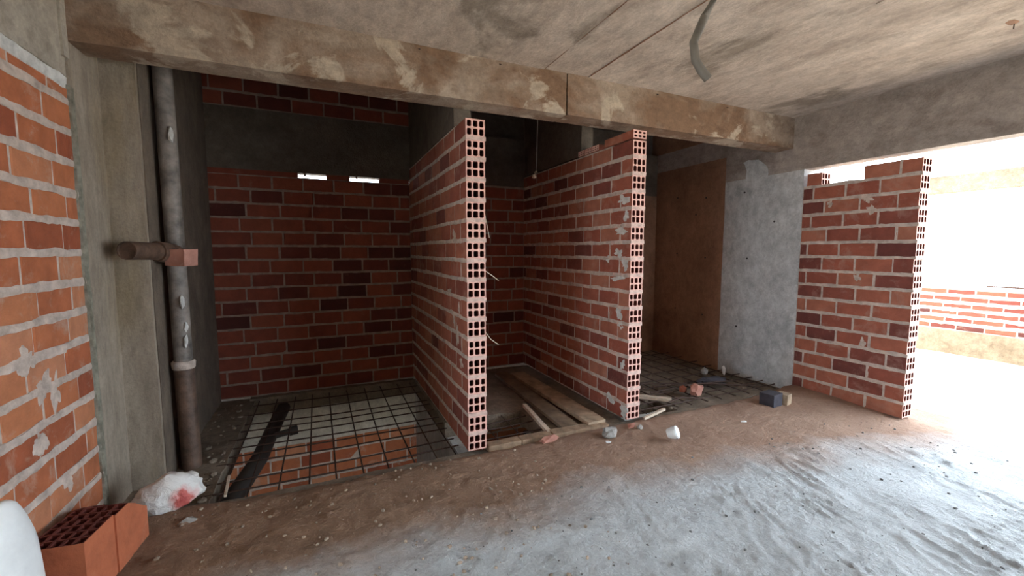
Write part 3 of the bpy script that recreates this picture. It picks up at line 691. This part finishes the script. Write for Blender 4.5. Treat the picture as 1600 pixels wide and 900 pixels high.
frag('brick_piece', (3.30, 3.14, 0.008), (0.05, 0.05, 0.06), 16, M_red, 'red broken brick behind the pale pink one', 'brick', 1.1)
frag('brick_piece', (1.52, 2.735, -0.01), (0.09, 0.035, 0.03), 18, M_pink, 'flat brick piece on the edge of the second bay', 'brick', 0.15, 2)
frag('brick_piece', (2.25, 2.66, 0.0), (0.04, 0.03, 0.03), 22, M_pink, 'small brick crumb right of the second partition foot', 'brick', 0.2)
frag('stone', (-0.70, 2.62, 0.0), (0.05, 0.04, 0.03), 24, M_stone, 'grey stone on the dark floor near the white bag', 'stone')
# one box-like block in two pieces, dark left face and light right face
o = obj('concrete_block', rough_box(-0.075, 0.075, -0.065, 0.065, 0, 0.115, 0.04, 0.004, 65, 9), M_cloth); o.location = (3.79, 2.55, 0.0); o.rotation_euler = (0, 0, 0.12)
tag(o, 'dark left part of the square block beside the grey column', 'block')
o = obj('concrete_block', rough_box(-0.04, 0.05, -0.05, 0.05, 0, 0.10, 0.04, 0.004, 66, 9), M_wood); o.location = (3.925, 2.52, 0.0); o.rotation_euler = (0, 0, 0.2)
tag(o, 'light brown right part of the same square block', 'block')
o = obj('cloth_scrap', blob(0.16, 0.07, 0.045, 0.4, 1.6, 12, 3, True, 0.2), M_cloth, None, True); o.location = (3.80, 3.22, 0.008); o.rotation_euler = (0, 0, -0.3)
tag(o, 'dark rag lying at the foot of the grey column', 'rag')
frag('plaster_chip', (4.22, 3.42, 0.006), (0.06, 0.025, 0.09), 31, M_white, 'white shard standing behind the dark rag', 'chip', 0.8)
frag('plaster_chip', (4.02, 3.52, 0.006), (0.06, 0.04, 0.05), 33, M_stone, 'grey shard standing behind the dark rag', 'chip', 0.2)

def stick(name, a, b, w, h, m, label, cat, seed=0):
    a, b = Vector(a), Vector(b); d = b-a; L = d.length
    bm = rough_box(0, L, -w/2, w/2, -h/2, h/2, max(0.03, L/12), min(w, h)*0.08, seed, 9)
    o = obj(name, bm, m); o.location = a; o.rotation_euler = d.to_track_quat('X', 'Z').to_euler(); tag(o, label, cat); return o
stick('wood_batten', (1.60, 2.86, -0.005), (1.67, 3.47, 0.0), 0.035, 0.03, M_straw, 'pale stick along the edge of the dark opening in the second bay', 'stick', 71)
stick('wood_plank', (1.80, 2.88, 0.0), (1.86, 4.5, 0.0), 0.15, 0.03, M_wooddk, 'dark plank on the slab beside the pale stick', 'plank', 72)
stick('wood_plank', (2.04, 2.84, 0.01), (2.02, 4.4, 0.01), 0.17, 0.035, M_wood, 'brown plank along the foot of the second partition', 'plank', 73)
stick('wood_batten', (2.62, 3.30, 0.026), (2.98, 2.97, 0.026), 0.05, 0.03, M_straw, 'pale lath lying across the third bay', 'stick', 74)
stick('wood_batten', (2.47, 2.77, 0.0), (2.76, 2.83, 0.02), 0.022, 0.02, M_straw, 'thin pale sliver of wood before the third bay', 'stick', 75)
stick('wood_batten', (-0.575, 2.86, 0.0), (-0.60, 3.12, 0.0), 0.014, 0.012, M_straw, 'thin pale splinter beside the steel mesh of the first bay', 'stick', 76)
for k, (a, b, lb) in enumerate((((2.95, 3.22, 0.02), (3.95, 3.10, 0.05), 'steel rod lying across the rubble before the dark rag'), ((3.1, 3.35, 0.03), (4.1, 2.92, 0.035), 'steel rod slanting towards the grey column'),
                               ((2.6, 3.5, 0.025), (3.5, 3.28, 0.03), 'steel rod lying deep in the third bay'), ((2.9, 2.93, 0.025), (3.24, 2.90, 0.03), 'short steel rod beside the pink brick'))):
    a, b = Vector(a), Vector(b); mid = (a+b)/2+Vector((0, 0.03, 0.015))
    o = obj('steel_rod', tube(bmesh.new(), [a, mid, b], 0.007, 6), M_steel); tag(o, lb, 'rod', 'loose rods in the third bay')
o = obj('steel_rod', tube(bmesh.new(), [(XP-0.02, 2.55, 1.0), (XP-0.02, 1.6, 1.0)], 0.012, 8), M_steel); tag(o, 'thin dark rail above the sunlit parapet', 'rail')
o.location.z = -0.03

# thin bits of wire and nylon caught in the joints
for k, (pts, lb) in enumerate((
    ([(1.04, 2.80, 0.86), (1.09, 2.83, 0.80), (1.16, 2.86, 1.17-0.42)], 'pale straw poking down beside the first partition end'),
    ([(1.035, 2.80, 1.30), (1.10, 2.84, 1.265), (1.18, 2.90, 1.22)], 'pale straw sticking out of the first partition joint'),
    ([(1.035, 2.80, 1.70), (1.06, 2.82, 1.62), (1.085, 2.84, 1.53)], 'pale straw hanging beside the upper first partition end'),
    ([(2.43, 2.80, 1.36), (2.45, 2.82, 1.28), (2.47, 2.82, 1.20)], 'pale straw hanging beside the second partition end'))):
    o = obj('straw', tube(bmesh.new(), pts, 0.003, 5, True), M_straw); tag(o, lb, 'straw', 'straws caught in the partition joints')
hw = empty('hanging_wire', (1.95, 3.8, 2.15)); tag(hw, 'thin wire with a pale lamp holder hanging in the second bay', 'wire')
obj('wire', tube(bmesh.new(), [(0.02, 0, 0.95), (0.012, 0, 0.5), (0.0, 0, 0.06)], 0.004, 5), M_stone, hw)
obj('lamp_holder', tube(bmesh.new(), [(0, 0, 0.07), (0, 0, 0.05), (-0.02, 0, 0.02), (-0.03, 0, 0.0)], 0.03, 10, True, [0.008, 0.022, 0.026, 0.015]), M_straw, hw, True)

# ------------------------------------------------------------------ uncountable crumbs on the floor
def scatter(name, n, region, smin, smax, m, label, seed):
    r = random.Random(seed); bm = bmesh.new()
    for k in range(n):
        x, y = region(r); s = smin+(smax-smin)*r.random()**2.5
        q = bmesh.ops.create_icosphere(bm, subdivisions=1, radius=1)['verts']
        z = hfloor(x, y) if y < 2.78 else -0.03
        a = r.uniform(0, 6.28); f = r.uniform(0.5, 1.0)
        for v in q:
            kx = v.co.x*s*r.uniform(.75, 1.1); ky = v.co.y*s*f*r.uniform(.75, 1.1)
            v.co = (x+kx*math.cos(a)-ky*math.sin(a), y+kx*math.sin(a)+ky*math.cos(a), z+v.co.z*s*0.6+s*0.25)
    o = obj(name, bm, m); tag(o, label, 'debris', None, 'stuff'); return o
M_peb = flat('pebbles', (0.20, 0.19, 0.18), 0.95, 0, 0.4, 6, 0.002)
M_peb2 = flat('dust_crumbs', (0.40, 0.30, 0.22), 0.95, 0, 0.4, 6, 0.002)
scatter('gravel', 240, lambda r: (r.uniform(0.3, 4.3), r.uniform(0.7, 2.1)), 0.003, 0.013, M_peb, 'tiny dark grit scattered over the grey screed', 1)
scatter('crumbs', 420, lambda r: (r.uniform(-0.8, 1.3), r.uniform(1.4, 2.75)), 0.003, 0.016, M_peb2, 'mortar crumbs scattered over the brown floor', 2)
scatter('rubble', 260, lambda r: ((r.uniform(-0.93, -0.68), r.uniform(2.85, 4.7)) if r.random() < 0.3 else (r.uniform(2.5, 4.35), r.uniform(2.9, 4.5))), 0.006, 0.035, M_slab, 'broken rubble on the slab strips of the bays', 3)
